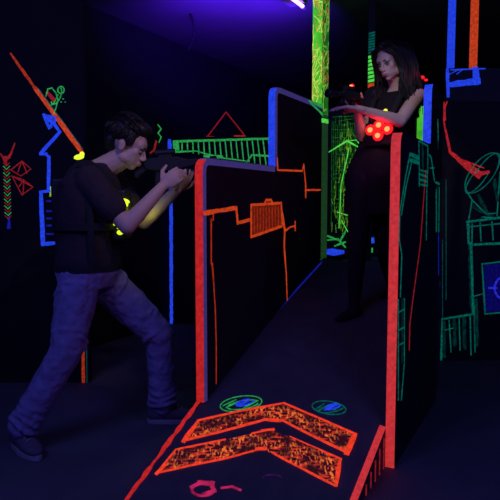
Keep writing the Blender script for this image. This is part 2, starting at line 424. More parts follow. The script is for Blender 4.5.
# ================================================================ ramp partitions
_P = hit(197, 402, B0, RN); S0_, OL = (_P-B0).dot(D), (_P-B0).dot(NN)
def profile(pts, r=.07):
    """round the listed convex corners of a 2D outline; pts: (s, z, round?)"""
    out = []; n = len(pts)
    for i, (s, z, rd) in enumerate(pts):
        if not rd: out.append((s, z)); continue
        p = V((s, z)); a = V(pts[i-1][:2]); b = V(pts[(i+1) % n][:2])
        da = (a-p).normalized(); db = (b-p).normalized()
        for k in range(7):
            t = k/6; q = p + da*r*(1-t)**2 + db*r*t**2; out.append((q.x, q.y))
    return out
def panel(name, outline, o0, o1, m, parent):
    bm = bmesh.new()
    prism(bm, [B0+D*s+NN*o0+Z*z for s, z in outline], NN*(o1-o0))
    return obj(name, bm, m, parent)
def edge_strip(name, path, o0, o1, th, m, parent, label=None):
    """thin coat running along an outline path (s,z) on the board's narrow edge"""
    bm = bmesh.new()
    pv = [V(p) for p in path]; out = []
    for i, p in enumerate(pv):
        d = (pv[min(i+1, len(pv)-1)]-pv[max(i-1, 0)]).normalized(); out.append(p + V((-d.y, d.x))*th)
    vs = []
    for o in (o0, o1):
        vs.append([[bm.verts.new(B0+D*q.x+NN*o+Z*q.y) for q in row] for row in (pv, out)])
    for i in range(len(pv)-1):
        for s_ in (0, 1): bm.faces.new((vs[s_][0][i], vs[s_][0][i+1], vs[s_][1][i+1], vs[s_][1][i]))
        bm.faces.new((vs[0][1][i], vs[0][1][i+1], vs[1][1][i+1], vs[1][1][i]))
        bm.faces.new((vs[0][0][i], vs[0][0][i+1], vs[1][0][i+1], vs[1][0][i]))
    for i in (0, -1): bm.faces.new((vs[0][0][i], vs[0][1][i], vs[1][1][i], vs[1][0][i]))
    o = obj(name, bm, m, parent)
    if label: o['label'] = label
    return o
S0, H1, H2 = S0_, 1.428, 1.90
_PP = B0+NN*(OL+TH)
S1 = (hit(275, 120, _PP, NN)-B0).dot(D); S2 = (hit(323, 150, _PP, NN)-B0).dot(D)
lp = thing('ramp_partition', 'stepped black partition left of the ramp with red front edge and orange pipe painting', 'partition', rp(S0, OL+TH/2))
outl = profile([(S0, rp(S0, OL).z+.004, 0), (S0, H1, 1), (S1, H1, 0), (S1, H2, 1), (S2, H2, 0), (S2, rp(S2, OL).z+.004, 0)])
panel('board', outl, OL, OL+TH, M['panel'], lp)
i1 = next(i for i, q in enumerate(outl) if abs(q[0]-S1) < 1e-6 and abs(q[1]-H1) < 1e-6)
front = outl[0:6]; topl = outl[5:i1+1]
edge_strip('painted_edge', front, OL-.001, OL+TH+.001, .004, N['red'], lp, 'red painted front edge')
edge_strip('painted_edge', [(S1, H1+.005)]+outl[i1+1:i1+6], OL-.001, OL+TH+.001, .004, N['blue'], lp, 'blue painted upper front edge')
edge_strip('edge_trim', topl, OL-.001, OL+TH+.001, .004, M['trim'], lp, 'pale lower top edge')
edge_strip('edge_trim', outl[i1+5:-2]+[(S2, H2)], OL-.001, OL+TH+.001, .004, M['trim'], lp, 'pale upper top edge')
SLP = Surf(B0+NN*(OL+TH), NN)
# pale band on the face just inside the edges
def band(parent, path, wd, o, m, name='face_border'):
    bm = bmesh.new(); pv = [V(p) for p in path]; inn = []
    for i, p in enumerate(pv):
        d = (pv[min(i+1, len(pv)-1)]-pv[max(i-1, 0)]).normalized(); inn.append(p - V((-d.y, d.x))*wd)
    for i in range(len(pv)-1):
        q = [pv[i], pv[i+1], inn[i+1], inn[i]]
        prism(bm, [B0+D*p.x+NN*o+Z*p.y for p in q], NN*.002)
    return obj(name, bm, m, parent)
band(lp, outl[0:i1+1], .03, OL+TH, N['violet'])
band(lp, [(S1, H1)]+outl[i1+1:-2]+[(S2, H2)], .03, OL+TH, N['violet'])
paint('painted_pipe', SLP, [[(204, 213, 5.5), (220, 210.5, 4), (236, 208, 4.5)], [(236, 208), (237.5, 223)], [(237.5, 223), (251, 219.5)]], 3.4, N['orange'], lp, jitter=.12)
g = paint('painted_grille', SLP, [[(251, 205), (281, 203), (282, 226), (251, 237), (251, 205)], [(265, 202), (266, 200), (271, 200), (272, 202)]], 2.6, N['orange'], lp, jitter=.1)
paint('grille_bars', SLP, [[(254+3*k, 208-.15*k), (254+3*k, 234-.9*k)] for k in range(9)], 1.2, N['orange_thin'], g)
patch('grille_ground', SLP, [(252, 206), (280, 204), (281, 225), (252, 236)], neon('brown_paint', (.5, .04, .01), .3, lo=.3), g, lift=.001)
paint('painted_pipe', SLP, [[(282, 213, 3), (284.5, 230, 4)], [(284.5, 231, 3), (290, 227), (295, 226)], [(295, 222, 2.5), (295, 230, 2.5)], [(284.5, 231, 3), (284, 246, 2.5)], [(284, 246, 3), (286, 272, 1.6), (287, 300, 1)]], 1.8, N['orange'], lp)
paint('painted_pipe', SLP, [[(213, 213), (213, 220), (210.5, 221)], [(211, 219), (211, 264)], [(212, 264, 2.6), (213.5, 284, 1.4), (215, 308, 1.3), (216, 345, 1), (216, 384, .8)]], 1.7, N['orange_thin'], lp)
paint('painted_pipe', SLP, [[(277, 158), (277.5, 170), (302, 171), (303.5, 164.5), (305.5, 185), (306, 190), (320, 190)], [(305.5, 184, 3), (305.5, 197, 2.5)]], 1.8, N['orange'], lp)

# right partition
s3 = S3; OR = OUT-TH
rpart = thing('ramp_partition', 'stepped black partition right of the ramp with tall red front edge and teal tube painting', 'partition', B0+D*s3+NN*(OR+TH/2))
SRP = Surf(B0+NN*(OR+TH), NN)
def sz(px, py):
    P = SRP.p(px, py); return (P-B0).dot(D), P.z
H3 = sz(401, 131)[1]; s4, H4 = sz(432, 82); s5 = sz(441, 200)[0]
outr = profile([(s3, 0, 0), (s3, H3, 1), (s4, H3, 0), (s4, H4, 1), (s5, H4-.02, 0), (s5, 0, 0)])
panel('board', outr, OR, OR+TH, M['panel'], rpart)
j1 = next(i for i, q in enumerate(outr) if abs(q[0]-s4) < 1e-6 and abs(q[1]-H3) < 1e-6)
edge_strip('painted_edge', outr[0:6], OR-.001, OR+TH+.001, .004, N['coral'], rpart, 'red painted front edge')
edge_strip('painted_edge', [(s4, H3+.005)]+outr[j1+1:j1+6], OR-.001, OR+TH+.001, .004, N['blue'], rpart, 'blue painted upper front edge')
paint('painted_tubing', SRP, [[(410, 154, 3), (418, 158, 4)], [(410, 160, 3.5), (418, 163, 3.5)], [(409.5, 155, 2.2), (405, 178, 1.6), (399.5, 212, 1.6), (399, 240, 1.4), (401.5, 255, 1.4), (400, 297, 1.2)],
      [(411, 164), (406, 185), (401, 215)], [(404, 299), (404, 363), (401, 400)], [(399, 312), (404, 309)], [(399, 330), (404, 327)], [(399, 345), (404, 342)], [(398, 300, 1.6), (398, 400, 1)]], 1.3, N['teal'], rpart)
paint('painted_canister', SRP, [[(418.5, 141), (427.5, 146), (427.5, 172), (419, 170), (418.5, 141)], [(419, 174, 2), (427, 177, 2)], [(419, 179, 2), (427, 182, 2)], [(419, 184, 1.5), (427, 186, 1.5)], [(419, 172), (419, 186)], [(427, 172), (427, 186)]], 1.4, N['teal'], rpart)
paint('painted_tubing', SRP, [[(429, 155, 2), (431, 158, 2), (434, 180, 2)], [(430, 168), (434, 168)], [(435, 182, 1.6), (439, 184, 2.4)], [(436, 190, 2), (436, 232, .8)], [(439, 188, 2), (438.5, 232, 1)], [(426.5, 188, 1.3), (426, 240, .6)], [(437.5, 120, 1.8), (438, 140, 2)]], 1.3, N['teal'], rpart)
paint('painted_smear', SRP, [[(413, 157, 6), (419, 160, 6)], [(422.5, 146, 7), (423, 168, 7)], [(423, 175, 6), (423, 184, 6)], [(402, 300, 4), (402, 362, 4)], [(437, 188, 4), (437, 230, 3)], [(438, 120, 3), (438, 148, 3)]], 4, N['smear'], rpart, lift=.001, jitter=.3)
paint('painted_cable', SRP, [[(425.5, 171, 2.5), (424, 190, .9), (420, 245, .9), (412.5, 300, 1.6), (409.5, 325, 2.6), (409, 350, 1)]], 1.2, N['dred'], rpart)
paint('painted_stripe', SRP, [[(438.3, 234), (438.3, 275)]], 1.8, N['dblue'], rpart)

# ================================================================ green post at the end of the left partition
pc = at(319.5, 180, 4.36)
pz = lz_ = .74
pt = thing('square_post', 'bright green square post covered in yellow scribbled strokes above the stepped partition', 'post', V((pc.x, pc.y, pz+.001)))
an = -.72
c_, s_ = math.cos(an), math.sin(an)
R = Matrix(((c_, -s_, 0, pc.x), (s_, c_, 0, pc.y), (0, 0, 1, 0), (0, 0, 0, 1)))
zc = 1.84; hwp = .041
bm = bmesh.new(); box(bm, (-hwp, -hwp, zc), (hwp, hwp, CEIL-.002), R); up = obj('painted_upper_shaft', bm, [N['post'], N['postshade']], pt)
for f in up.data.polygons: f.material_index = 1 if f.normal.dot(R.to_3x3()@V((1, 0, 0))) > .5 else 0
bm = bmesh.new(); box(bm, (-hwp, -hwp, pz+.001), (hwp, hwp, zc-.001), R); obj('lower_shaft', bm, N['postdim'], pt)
bm = bmesh.new(); box(bm, (-hwp-.002, -hwp-.002, zc-.06), (hwp+.002, hwp+.002, zc-.03), R); obj('painted_ring', bm, N['bgreen'], pt)
def brush(name, axis, n, m, seed):
    rg = random.Random(seed); bm = bmesh.new(); off = .0015
    for k in range(n):
        z = rg.uniform(zc+.03, CEIL-.1); u = rg.uniform(-1, 1)*hwp*.9
        for j in range(3):
            u2 = max(-.95*hwp, min(.95*hwp, u+rg.uniform(-.05, .05))); z2 = min(CEIL-.01, z+rg.uniform(-.07, .09)); wd = rg.uniform(.0014, .003)
            z2 = max(zc+.01, z2)
            if axis == 'f': A, Bq, o_ = V((u, -hwp, z)), V((u2, -hwp, z2)), V((0, -off, 0))
            else: A, Bq, o_ = V((hwp, u, z)), V((hwp, u2, z2)), V((off, 0, 0))
            dd = (Bq-A)
            if dd.length < .008: continue
            tt = dd.normalized().cross(o_.normalized())*wd
            o_ = o_*rg.uniform(.7, 1.3)
            prism(bm, [R@(A+tt), R@(Bq+tt), R@(Bq-tt), R@(A-tt)], R.to_3x3()@o_); u, z = u2, z2
    obj(name, bm, m, pt)
brush('painted_strokes', 'f', 34, neon('yellow_stroke_paint', (.70, .85, .12), .95, lo=.5), 1)
brush('painted_strokes', 'f', 11, neon('amber_stroke_paint', (.9, .55, .08), .6, lo=.5), 2)
brush('painted_strokes', 's', 26, neon('lime_stroke_paint', (.28, .75, .06), .7, lo=.5), 3)
brush('painted_strokes', 's', 14, neon('rust_stroke_paint', (.6, .22, .05), .6, lo=.5), 4)
# spill of green light put as colour on panel top beside the post
paint('paint_or_light_splash', SLP, [[(309, 101, 2), (326, 108, 4)], [(310, 103, 1), (319, 111, 2), (326, 119, 3)]], 2, N['green'], lp, 'wedge of green light spill painted at the top corner')

# far striped column
fc = at(370.8, 60, 4.9)
t = thing('striped_column', 'slim far column with teal and green stripes behind the woman', 'column', (fc.x, fc.y, lz+.001))
bm = bmesh.new(); box(bm, (fc.x-.024, fc.y-.024, lz+.001), (fc.x+.024, fc.y+.024, CEIL-.002)); obj('shaft', bm, M['panel'], t)
def zY(py, Y): return at(250, py, Y).z
yf = fc.y-.024
def stripes(name, y0, y1, n, m, fill=.55):
    bm = bmesh.new()
    for k in range(n):
        a = y0+(y1-y0)*k/n; b = a+(y1-y0)/n*fill
        z0, z1 = zY(b, yf), zY(a, yf)
        prism(bm, [(fc.x-.025, yf, z0), (fc.x+.025, yf, z0+.012), (fc.x+.025, yf, z1+.012), (fc.x-.025, yf, z1)], V((0, -.004, 0)))
    obj(name, bm, m, t)
stripes('painted_stripes', 33, 55, 8, N['teal'], .6)
stripes('painted_stripes', 56, 84, 7, N['bgreen'], .7)
stripes('painted_band', 84, 88, 1, N['orange'], 1)

# backdrop board behind the woman; its green laser light is drawn as glowing strokes
Yb = 5.25
bl, br_ = at(322, 200, Yb).x, at(392, 200, Yb).x
zb0 = lz
bt = thing('backdrop_board', 'black board with green laser light painted as a web of strokes standing behind the woman', 'board', ((bl+br_)/2, Yb, lz))
bm = bmesh.new(); box(bm, (bl, Yb, lz+.001), (br_, Yb+.04, zY(108, Yb))); obj('board', bm, M['panel'], bt)
SB = Surf((0, Yb, 0), V((0, -1, 0)))
patch('laser_web', SB, [(331, 116), (360, 112), (363, 250), (330, 250)], neon('x', (0, .02, .004), .1), bt, lift=.001)  # dim green ground under the painted laser light
rg = random.Random(11)
L = []
for k in range(17): L.append([(332+1.85*k, 115+rg.random()*14), (331+1.8*k+rg.uniform(-1, 1), 185+rg.random()*45)])
for k in range(28): L.append([(331+rg.random()*8, 117+4.1*k), (350+rg.random()*12, 116+4.1*k+rg.uniform(-2, 2))])
paint('laser_net', SB, L, .35, neon('faint_laser_green', (.05, .45, .03), .38, lo=.05, scale=60), bt, lift=.003, jitter=.5)
L = []
for k in range(150):
    y = 120+rg.random()*105; x = 349+rg.gauss(0, 5.5)-(y-142)*.09
    x = max(331, min(361, x)); L.append([(x, y), (max(330, x+rg.uniform(-2, 2)), y+rg.uniform(2, 10))])
paint('laser_scribble', SB, L, .32, neon('fine_laser_green', (.10, .9, .05), .55, col2=(.5, .6, .03), lo=.05, scale=70), bt, lift=.005, jitter=.6)
paint('painted_roof', SB, [[(329, 152), (347, 141, 2), (362, 149)], [(347, 141), (356, 140), (362, 147), (360, 150)], [(349, 148), (341, 185), (339, 228)], [(356, 150), (345, 190)], [(337, 212), (350, 216)], [(341, 220), (348, 232)]], .8, N['bgreen'], bt, lift=.006)
paint('painted_spot', SB, [[(346, 195), (349, 196)], [(369, 217), (372, 218)]], 2, N['dred'], bt, lift=.007)
paint('painted_swoosh', SB, [[(328, 240), (338, 239), (345, 247)], [(328, 236), (340, 241), (346, 230)], [(335, 246), (345, 242)]], 1.8, N['green'], bt, lift=.005)
paint('painted_block', SB, [[(329, 252, 7), (342, 252, 5)], [(369, 241, 6), (379, 239, 4)]], 5, N['blue'], bt, lift=.005)
paint('painted_block', SB, [[(364, 250, 6), (370, 250, 6)], [(366, 233, 2), (370, 233, 2)], [(368, 222, 1), (371, 240, 2)]], 5, N['green'], bt, lift=.006)

# small patterned post behind right partition
c2 = at(421, 130, 4.15)
t = thing('square_post', 'short green patterned post just behind the blue edged right partition', 'post', (c2.x, c2.y, .742))
bm = bmesh.new(); box(bm, (c2.x-.035, c2.y-.03, .742), (c2.x+.035, c2.y+.03, zY(104, 4.15))); obj('shaft', bm, M['panel'], t)
bm = bmesh.new(); box(bm, (c2.x-.037, c2.y-.035, zY(143, 4.12)), (c2.x+.037, c2.y-.03, zY(106, 4.12))); obj('painted_face', bm, N['post'], t)

# ================================================================ left side partitions
Y1 = 3.98
xe = at(88, 300, Y1).x
p1 = thing('maze_partition', 'tall black partition with blue arrow and orange beam painting behind the man', 'partition', (xe-.55, Y1, 0))
xw = (WL + D*((Y1+.06-WL.y)/D.y)).x
bm = bmesh.new(); box(bm, (xw+.03, Y1, 0), (xe, Y1+.05, CEIL-.002)); obj('board', bm, M['wall'], p1)
S1f = Surf((0, Y1, 0), V((0, -1, 0)))
paint('painted_beam', S1f, [[(11, 54, 2), (35, 88, 3)]], 3, N['orange_thin'], p1, 'faded orange end of the beam', jitter=.3)
paint('painted_beam', S1f, [[(35, 88, 3.6), (58, 119, 4.4), (81, 151, 4.6)]], 4, N['orange'], p1, jitter=.1)
paint('painted_beam', S1f, [[(38, 88), (83, 149)]], 1, N['dteal'], p1, 'thin teal line along the beam')
paint('painted_swirl', S1f, [[(46, 96), (48, 89), (52, 88), (56, 93), (58, 100), (56, 108), (54, 113)], circle(61, 90, 3.2, 3.4), circle(56.5, 96, 4, 9, 250, 480, rot=25), [(58, 95), (54, 103), (50, 106)]], 1.3, N['green'], p1)
paint('painted_spot', S1f, [[(63, 99), (63.4, 99)], [(61, 102), (61.4, 102)], [(65, 102), (65.4, 102)]], 1.1, N['green'], p1)
paint('painted_spot', S1f, [[(48, 93, 4), (53, 99, 5)]], 4, N['dred'], p1)
paint('painted_arrow', S1f, [[(44, 115, 2.5), (56, 118, 3)], [(44, 115, 3), (49, 128, 2.5)], [(46, 117, 5), (54, 123, 3)], [(51, 126, 4), (55, 120, 4)], [(53, 122, 3.5), (60, 132, 2.6)], [(60, 132), (41, 153)], [(41, 154, 3.2), (46, 154), (49, 157)], [(49, 157), (48.5, 191)], [(49, 191, 3.4), (41, 192, 3.6)], [(41, 193, 3.6), (43, 244, 4.4)], [(43, 244, 4.2), (54.5, 243, 3.4)]], 3.2, N['blue'], p1, jitter=.1)
paint('painted_dashes', S1f, [[(47.5, y), (52.5, y)] for y in (201, 211, 218.5, 225.5, 234)], 2.4, N['dblue'], p1)
paint('painted_dash', S1f, [[(51.3, 188), (51.3, 195)]], 3.4, neon('yellow_green_paint', (.5, .9, .05), .6), p1)
paint('painted_creature', S1f, [[(1, 154, 1.5), (5, 161, 3)], [(6, 161, 3), (11, 154, 2.5), (15, 143, 1)], [(3, 157, 2), (9, 157, 3)], [(6, 160, 4), (6.5, 164, 2)]], 2, N['dred'], p1)
for nm, k0, mk in (('painted_scales', 0, 'dred'), ('painted_scales', 1, 'green')):
    paint(nm, S1f, [[(3.5+.1*k, 163+3.3*k), (6.5+.12*k, 166+3.3*k), (9.5+.1*k, 163+3.3*k)] for k in range(k0, 17, 2)], .95, N[mk], p1)
paint('painted_tail', S1f, [[(9, 219, 2), (9, 227, 4)]], 3, N['dblue'], p1)
paint('painted_wings', S1f, [[(11, 170), (22, 161), (31, 169), (21, 176), (11, 170)], [(22, 161), (18, 172)], [(22, 161), (27, 173)], [(12, 176), (24, 180), (33, 187), (22, 195), (12, 176)], [(24, 180), (18, 188)], [(24, 180), (23, 195)], [(12, 176), (33, 187)]], .9, N['dred'], p1)
paint('painted_stripe', S1f, [[(83, 340, 2.6), (83.5, 386, 3)]], 3, N['orange_thin'], p1, 'orange vertical line low on the edge')
paint('painted_stripe', S1f, [[(86.5, 332), (87, 386)]], .8, N['dteal'], p1, 'teal vertical line on the edge')

Y2 = 5.95
x0 = (WL + D*((Y2+.05-WL.y)/D.y)).x+.012; x1 = at(284, 200, Y2).x
p2 = thing('maze_partition', 'low far black partition topped by a glowing green ladder band', 'partition', ((x0+x1)/2, Y2, 0))
ztop = zY(136.5, Y2)
bm = bmesh.new(); box(bm, (x0, Y2, 0), (x1, Y2+.05, ztop)); obj('board', bm, M['wall'], p2)
S2f = Surf((0, Y2, 0), V((0, -1, 0)))
paint('painted_stripe', S2f, [[(169.5, 141, 4), (170, 152, 4), (171, 205, 3.4), (171.5, 325, 3)]], 3, N['blue'], p2, 'long blue vertical line')
band_l = [[(174, 141.5, 2.2), (272, 138.5, 2.2)], [(174, 142, 3), (175, 151, 3)], [(177, 143, 4), (178, 150, 3)], [(174, 152, 2), (196, 151, 1), (222, 158, 1.5), (246, 161, 1)]]
for k in range(17): band_l.append([(182+5.4*k, 142-.15*k), (182+5.6*k, min(151+.9*k, 166))])
band_l += [[(205, 156, 3), (222, 157, 3)], [(246, 163), (252, 155, 2), (268, 156, 2), (271, 160)]]
paint('painted_ladder_band', S2f, band_l, 1.2, N['green'], p2)

# ================================================================ right wall board with cannon painting
Y3 = 4.55
xr0 = at(440.5, 200, Y3).x; xr1 = at(560, 200, Y3).x
p3 = thing('maze_partition', 'wide black partition with teal cannon painting at the right', 'partition', ((xr0+xr1)/2, Y3, 0))
bm = bmesh.new(); box(bm, (xr0, Y3, 0), (xr1, Y3+.05, zY(102, Y3))); obj('board', bm, M['panel'], p3)
bm = bmesh.new(); box(bm, (xr0+.04, Y3-.01, zY(102, Y3)+.002), (xr1, Y3+.06, zY(68.5, Y3))); obj('header_board', bm, M['panel2'], p3)
S3 = Surf((0, Y3, 0), V((0, -1, 0))); S3h = Surf((0, Y3-.01, 0), V((0, -1, 0)))
paint('painted_bracket', S3h, [[(447.5, 70, 3), (448, 96, 3)], [(449, 85, 4.5), (463, 83, 6), (477, 81.5, 7)], [(475.5, 70, 6), (476, 82, 6)], [(451, 70, 1.2), (485, 68.6, 1.2)], [(450, 74, 1), (456, 71, 1)], [(457, 74, 1), (462, 70, 1)]], 3, N['blue'], p3)
paint('painted_arm', S3, [[(447, 102, 1.2), (442, 114, 1.4), (444.5, 125, 1.5), (450, 152, 2.5), (463, 163, 5), (478, 174, 8)], [(444, 103), (445, 120)], [(478, 174, 5), (488, 172, 3)], [(462, 160, 2), (484, 168, 1)]], 2, neon('cannon_red_paint', (.9, .03, .04), .5, lo=.35), p3)
cn = paint('painted_cannon', S3, [circle(482, 173, 24, 11, 0, 360, 30, rot=-52), circle(478, 178, 19, 6, 60, 300, 20, rot=-52), circle(486, 172, 22, 8, -110, 70, 20, rot=-55), [(466, 190), (472, 200), (486, 214)], [(472, 200), (468.5, 221)], [(500, 172), (498, 200), (497, 216)], [(486, 214), (497, 213)], [(482, 217), (498, 218)]], 1.1, N['teal'], p3)
paint('cannon_base', S3, [[(467, 222, 2), (505, 217, 2)], [(468, 222, 2.4), (468.5, 243, 2.4)], [(472, 224), (472, 243)], [(480, 223), (481, 241)], [(492, 222), (493, 240)], [(468, 227), (505, 223)], [(470, 245, 2), (505, 243, 2)]], 1.1, N['teal'], cn)
paint('painted_girder', S3, [[(471, 243, 2.4), (473, 314, 2)], [(474, 300), (475, 352)], [(471, 297, 1), (482, 294, 1)], [(442, 319, 1.6), (471, 314.5, 2)], [(442, 320), (441, 362, 2)], [(449, 320), (451, 352)], [(459, 318), (460, 350)], [(470, 316), (471, 355)], [(445, 330), (453, 328)]], 1.0, N['teal'], p3)
paint('painted_smear', S3, [[(444, 322), (444.5, 356)], [(454, 320), (455, 345)], [(464, 318), (465, 348)], [(476, 300), (477, 345)], [(470, 246), (472, 312)], [(474, 207), (492, 216)], [(478, 196), (486, 212)], [(495, 180), (497, 200)]], 3.2, N['smear'], p3, jitter=.5)
paint('painted_upright', S3, [[(442.5, 240), (442.5, 318)], [(446, 180), (446, 300)]], .6, N['dteal'], p3)
tg = patch('painted_target', S3, [(484, 265), (506, 263), (507, 311), (485, 312)], neon('target_ground_paint', (.015, .01, .5), .2, lo=.2), p3)
paint('target_outline', S3, [[(482, 264), (506, 261)], [(482, 264), (485, 314), (507, 312)]], 1.2, N['teal'], tg, lift=.004)
paint('target_ring', S3, [circle(503, 288, 8.5, 10.5), [(489, 288), (496, 288)], [(502, 270), (502, 277)]], 2.2, neon('target_blue_paint', (.03, .04, 1.0), .6), tg, lift=.005)

# painted posts above it
for nm, px, wpx, yb, m, lab in (('square_post', 449.6, 7.4, 68, 'blue', 'blue painted post rising above the header board'), ('square_post', 472, 7.8, 67, 'orange', 'orange painted post right of the blue one')):
    c = at(px, 50, 4.72); hw = wpx/2*4.7/F
    t = thing(nm, lab, 'post', (c.x, c.y, 0))
    bm = bmesh.new(); box(bm, (c.x-hw*.9, c.y-.03, 0), (c.x+hw*.9, c.y+.03, CEIL-.002)); obj('shaft', bm, M['panel'], t)
    bm = bmesh.new(); box(bm, (c.x-hw, c.y-.035, zY(yb+2, 4.69)), (c.x+hw, c.y-.0301, CEIL-.01)); obj('painted_face', bm, N[m], t)

# ================================================================ ceiling lamp, beam and conduit
lc = at(304, 12, 4.6)
a = at(305, 13, 4.75); a.z = CEIL-.072; q = a - D*1.25
t = thing('blacklight_lamp', 'glowing violet blacklight tube under the ceiling', 'lamp', (a+q)/2 + V((0, 0, .09)))
bm = bmesh.new(); pv = [q+NN*.03+Z*.070, q-NN*.14+Z*.070, q-NN*.125+Z*.0, q+NN*.02+Z*.0]; prism(bm, pv, (a-q)); obj('housing', bm, M['metal'], t, bevel=.006)
bm = bmesh.new(); cyl(bm, q-Z*.022, a-D*.03-Z*.022, .014); obj('tube', bm, N['tube'], t, True)
for e in (q, a-D*.03):
    bm = bmesh.new(); cyl(bm, e-D*.02-Z*.022, e+D*.02-Z*.022, .020); obj('end_cap', bm, M['metal'], t, True)
l = bpy.data.lights.new('blacklight_glow', 'AREA'); l.shape = 'RECTANGLE'; l.size = 1.1; l.size_y = .04; l.energy = 11; l.color = (.09, .008, 1.0)
lo = bpy.data.objects.new('blacklight_glow', l); scn.collection.objects.link(lo)
mid = (a+q)/2 - NN*.22 + D*.2; mid.z = CEIL-.30; lo.location = mid
lo.rotation_euler = (V((-0.35, 5.75, CEIL+.22))-mid).to_track_quat('-Z', 'Y').to_euler()
lo.location = mid
l.spread = math.radians(85)
t = at(175, 2, 4.62)
bm = bmesh.new(); box(bm, (t.x-.3, t.y-.04, CEIL-.06), (t.x+.31, t.y+.04, CEIL-.001)); tag(obj('ceiling_beam', bm, M['wall'], bevel=.004), 'short black beam under the blue lit ceiling', 'beam')
bm = bmesh.new(); P0 = at(184, 6, 5.1); tube(bm, [at(188+6*math.sin(k/10*math.pi), 8+44*k/10, 5.2) for k in range(11)], .012); tag(obj('hanging_cable', bm, M['wall'], smooth=True), 'thin black cable hanging below the ceiling beam', 'cable')

# ================================================================ phaser gun
def gun(label, O, fwd, up, L=.56, lights=None):
    fwd = V(fwd).normalized(); side = fwd.cross(V(up)).normalized(); up = side.cross(fwd).normalized()
    Mx = Matrix(((fwd.x, side.x, up.x, O.x), (fwd.y, side.y, up.y, O.y), (fwd.z, side.z, up.z, O.z), (0, 0, 0, 1)))
    t = thing('phaser_gun', label, 'toy gun', O)
    k = L/.56
    def pp(bm, pts, hw): prism(bm, [Mx@V((x*k, -hw, z*k)) for x, z in pts], Mx.to_3x3()@V((0, 2*hw, 0)))
    bm = bmesh.new(); pp(bm, [(-.12, -.02), (-.13, .03), (-.08, .055), (.10, .055), (.16, .035), (.24, .03), (.24, -.01), (.10, -.035), (-.04, -.035)], .028); obj('receiver', bm, M['plastic'], t, bevel=.005)
    bm = bmesh.new(); cyl(bm, Mx@V((.2*k, 0, .012*k)), Mx@V((.34*k, 0, .012*k)), .017); cyl(bm, Mx@V((.33*k, 0, .012*k)), Mx@V((.375*k, 0, .012*k)), .024); obj('barrel', bm, M['plastic'], t, True)
    bm = bmesh.new(); pp(bm, [(-.05, -.03), (.0, -.03), (-.02, -.13), (-.065, -.125)], .016); obj('grip', bm, M['plastic'], t, bevel=.006)
    bm = bmesh.new(); pp(bm, [(.13, -.025), (.18, -.02), (.175, -.09), (.14, -.09)], .017); obj('foregrip', bm, M['plastic'], t, bevel=.006)
    bm = bmesh.new(); pp(bm, [(-.12, .01), (-.2, -.005), (-.2, -.07), (-.185, -.075), (-.11, -.025)], .018); obj('stock', bm, M['plastic'], t, bevel=.006)
    bm = bmesh.new(); pp(bm, [(-.03, .055), (-.02, .085), (.06, .085), (.07, .055)], .012); cyl(bm, Mx@V((-.05*k, 0, .088*k)), Mx@V((.09*k, 0, .088*k)), .017); obj('sight', bm, M['plastic'], t, bevel=.002)
    bm = bmesh.new(); tube(bm, [Mx@V((x*k, 0, z*k)) for x, z in ((.0, -.033), (.02, -.06), (.045, -.055), (.05, -.033))], .005); tube(bm, [Mx@V((x*k, 0, z*k)) for x, z in ((.02, -.033), (.015, -.05))], .004); obj('trigger_guard', bm, M['plastic'], t, True)
    for (x, y, z, r, m) in (lights or []):
        bm = bmesh.new(); ell(bm, Mx@V((x*k, y, z*k)), (r, r, r), n=12); obj('indicator_light', bm, m, t, True)
    return t, Mx

# ================================================================ people
def hand(bm, wr, Fd, P, T, size=1.0, curls=(50, 60, 40), spread=.0, thumb=(.55, .75, .25)):
    """palm and five fingers; Fd finger direction, P the way the palm faces, T thumb side"""
    Fd = V(Fd).normalized(); P = (V(P)-Fd*V(P).dot(Fd)).normalized()
    T = V(T); T = (T-Fd*T.dot(Fd)-P*T.dot(P)).normalized(); k = size
    wr = V(wr)
    m3 = Matrix(((Fd.x, T.x, P.x), (Fd.y, T.y, P.y), (Fd.z, T.z, P.z)))
    ell(bm, wr+Fd*.048*k, (.050*k, .040*k, .017*k), m3)
    ell(bm, wr+Fd*.035*k+T*.022*k+P*.006*k, (.032*k, .019*k, .017*k), m3)
    cap(bm, wr-Fd*.02, wr+Fd*.02*k, .024*k, .026*k, flat=(P, .75))
    offs = (.031, .0105, -.0105, -.030); lens = (.068, .077, .072, .056)
    for i in range(4):
        p = wr+Fd*(.082-.004*abs(i-1.2))*k+T*offs[i]*k
        a = 0; q = p
        cap(bm, wr+Fd*.04*k+T*offs[i]*.8*k, p, .010*k, .0100*k, 10)
        for j, fr in enumerate((.46, .31, .23)):
            a += math.radians(curls[j]*(1+.08*i)); dd = (Fd*math.cos(a)+P*math.sin(a)+T*spread*(1.2-i)).normalized()
            n = q+dd*lens[i]*fr*k*1.1; cap(bm, q, n, (.0092-.0009*j)*k, (.0086-.001*j)*k, 10); q = n
    q = wr+Fd*.018*k+T*.028*k+P*.004*k
    d1 = (Fd*thumb[0]+T*thumb[1]+P*thumb[2]).normalized(); n = q+d1*.042*k; cap(bm, q, n, .013*k, .011*k, 10)
    d2 = (Fd*(thumb[0]+.5)+T*thumb[1]*.5+P*(thumb[2]+.2)).normalized(); n2 = n+d2*.032*k; cap(bm, n, n2, .0105*k, .0085*k, 10)

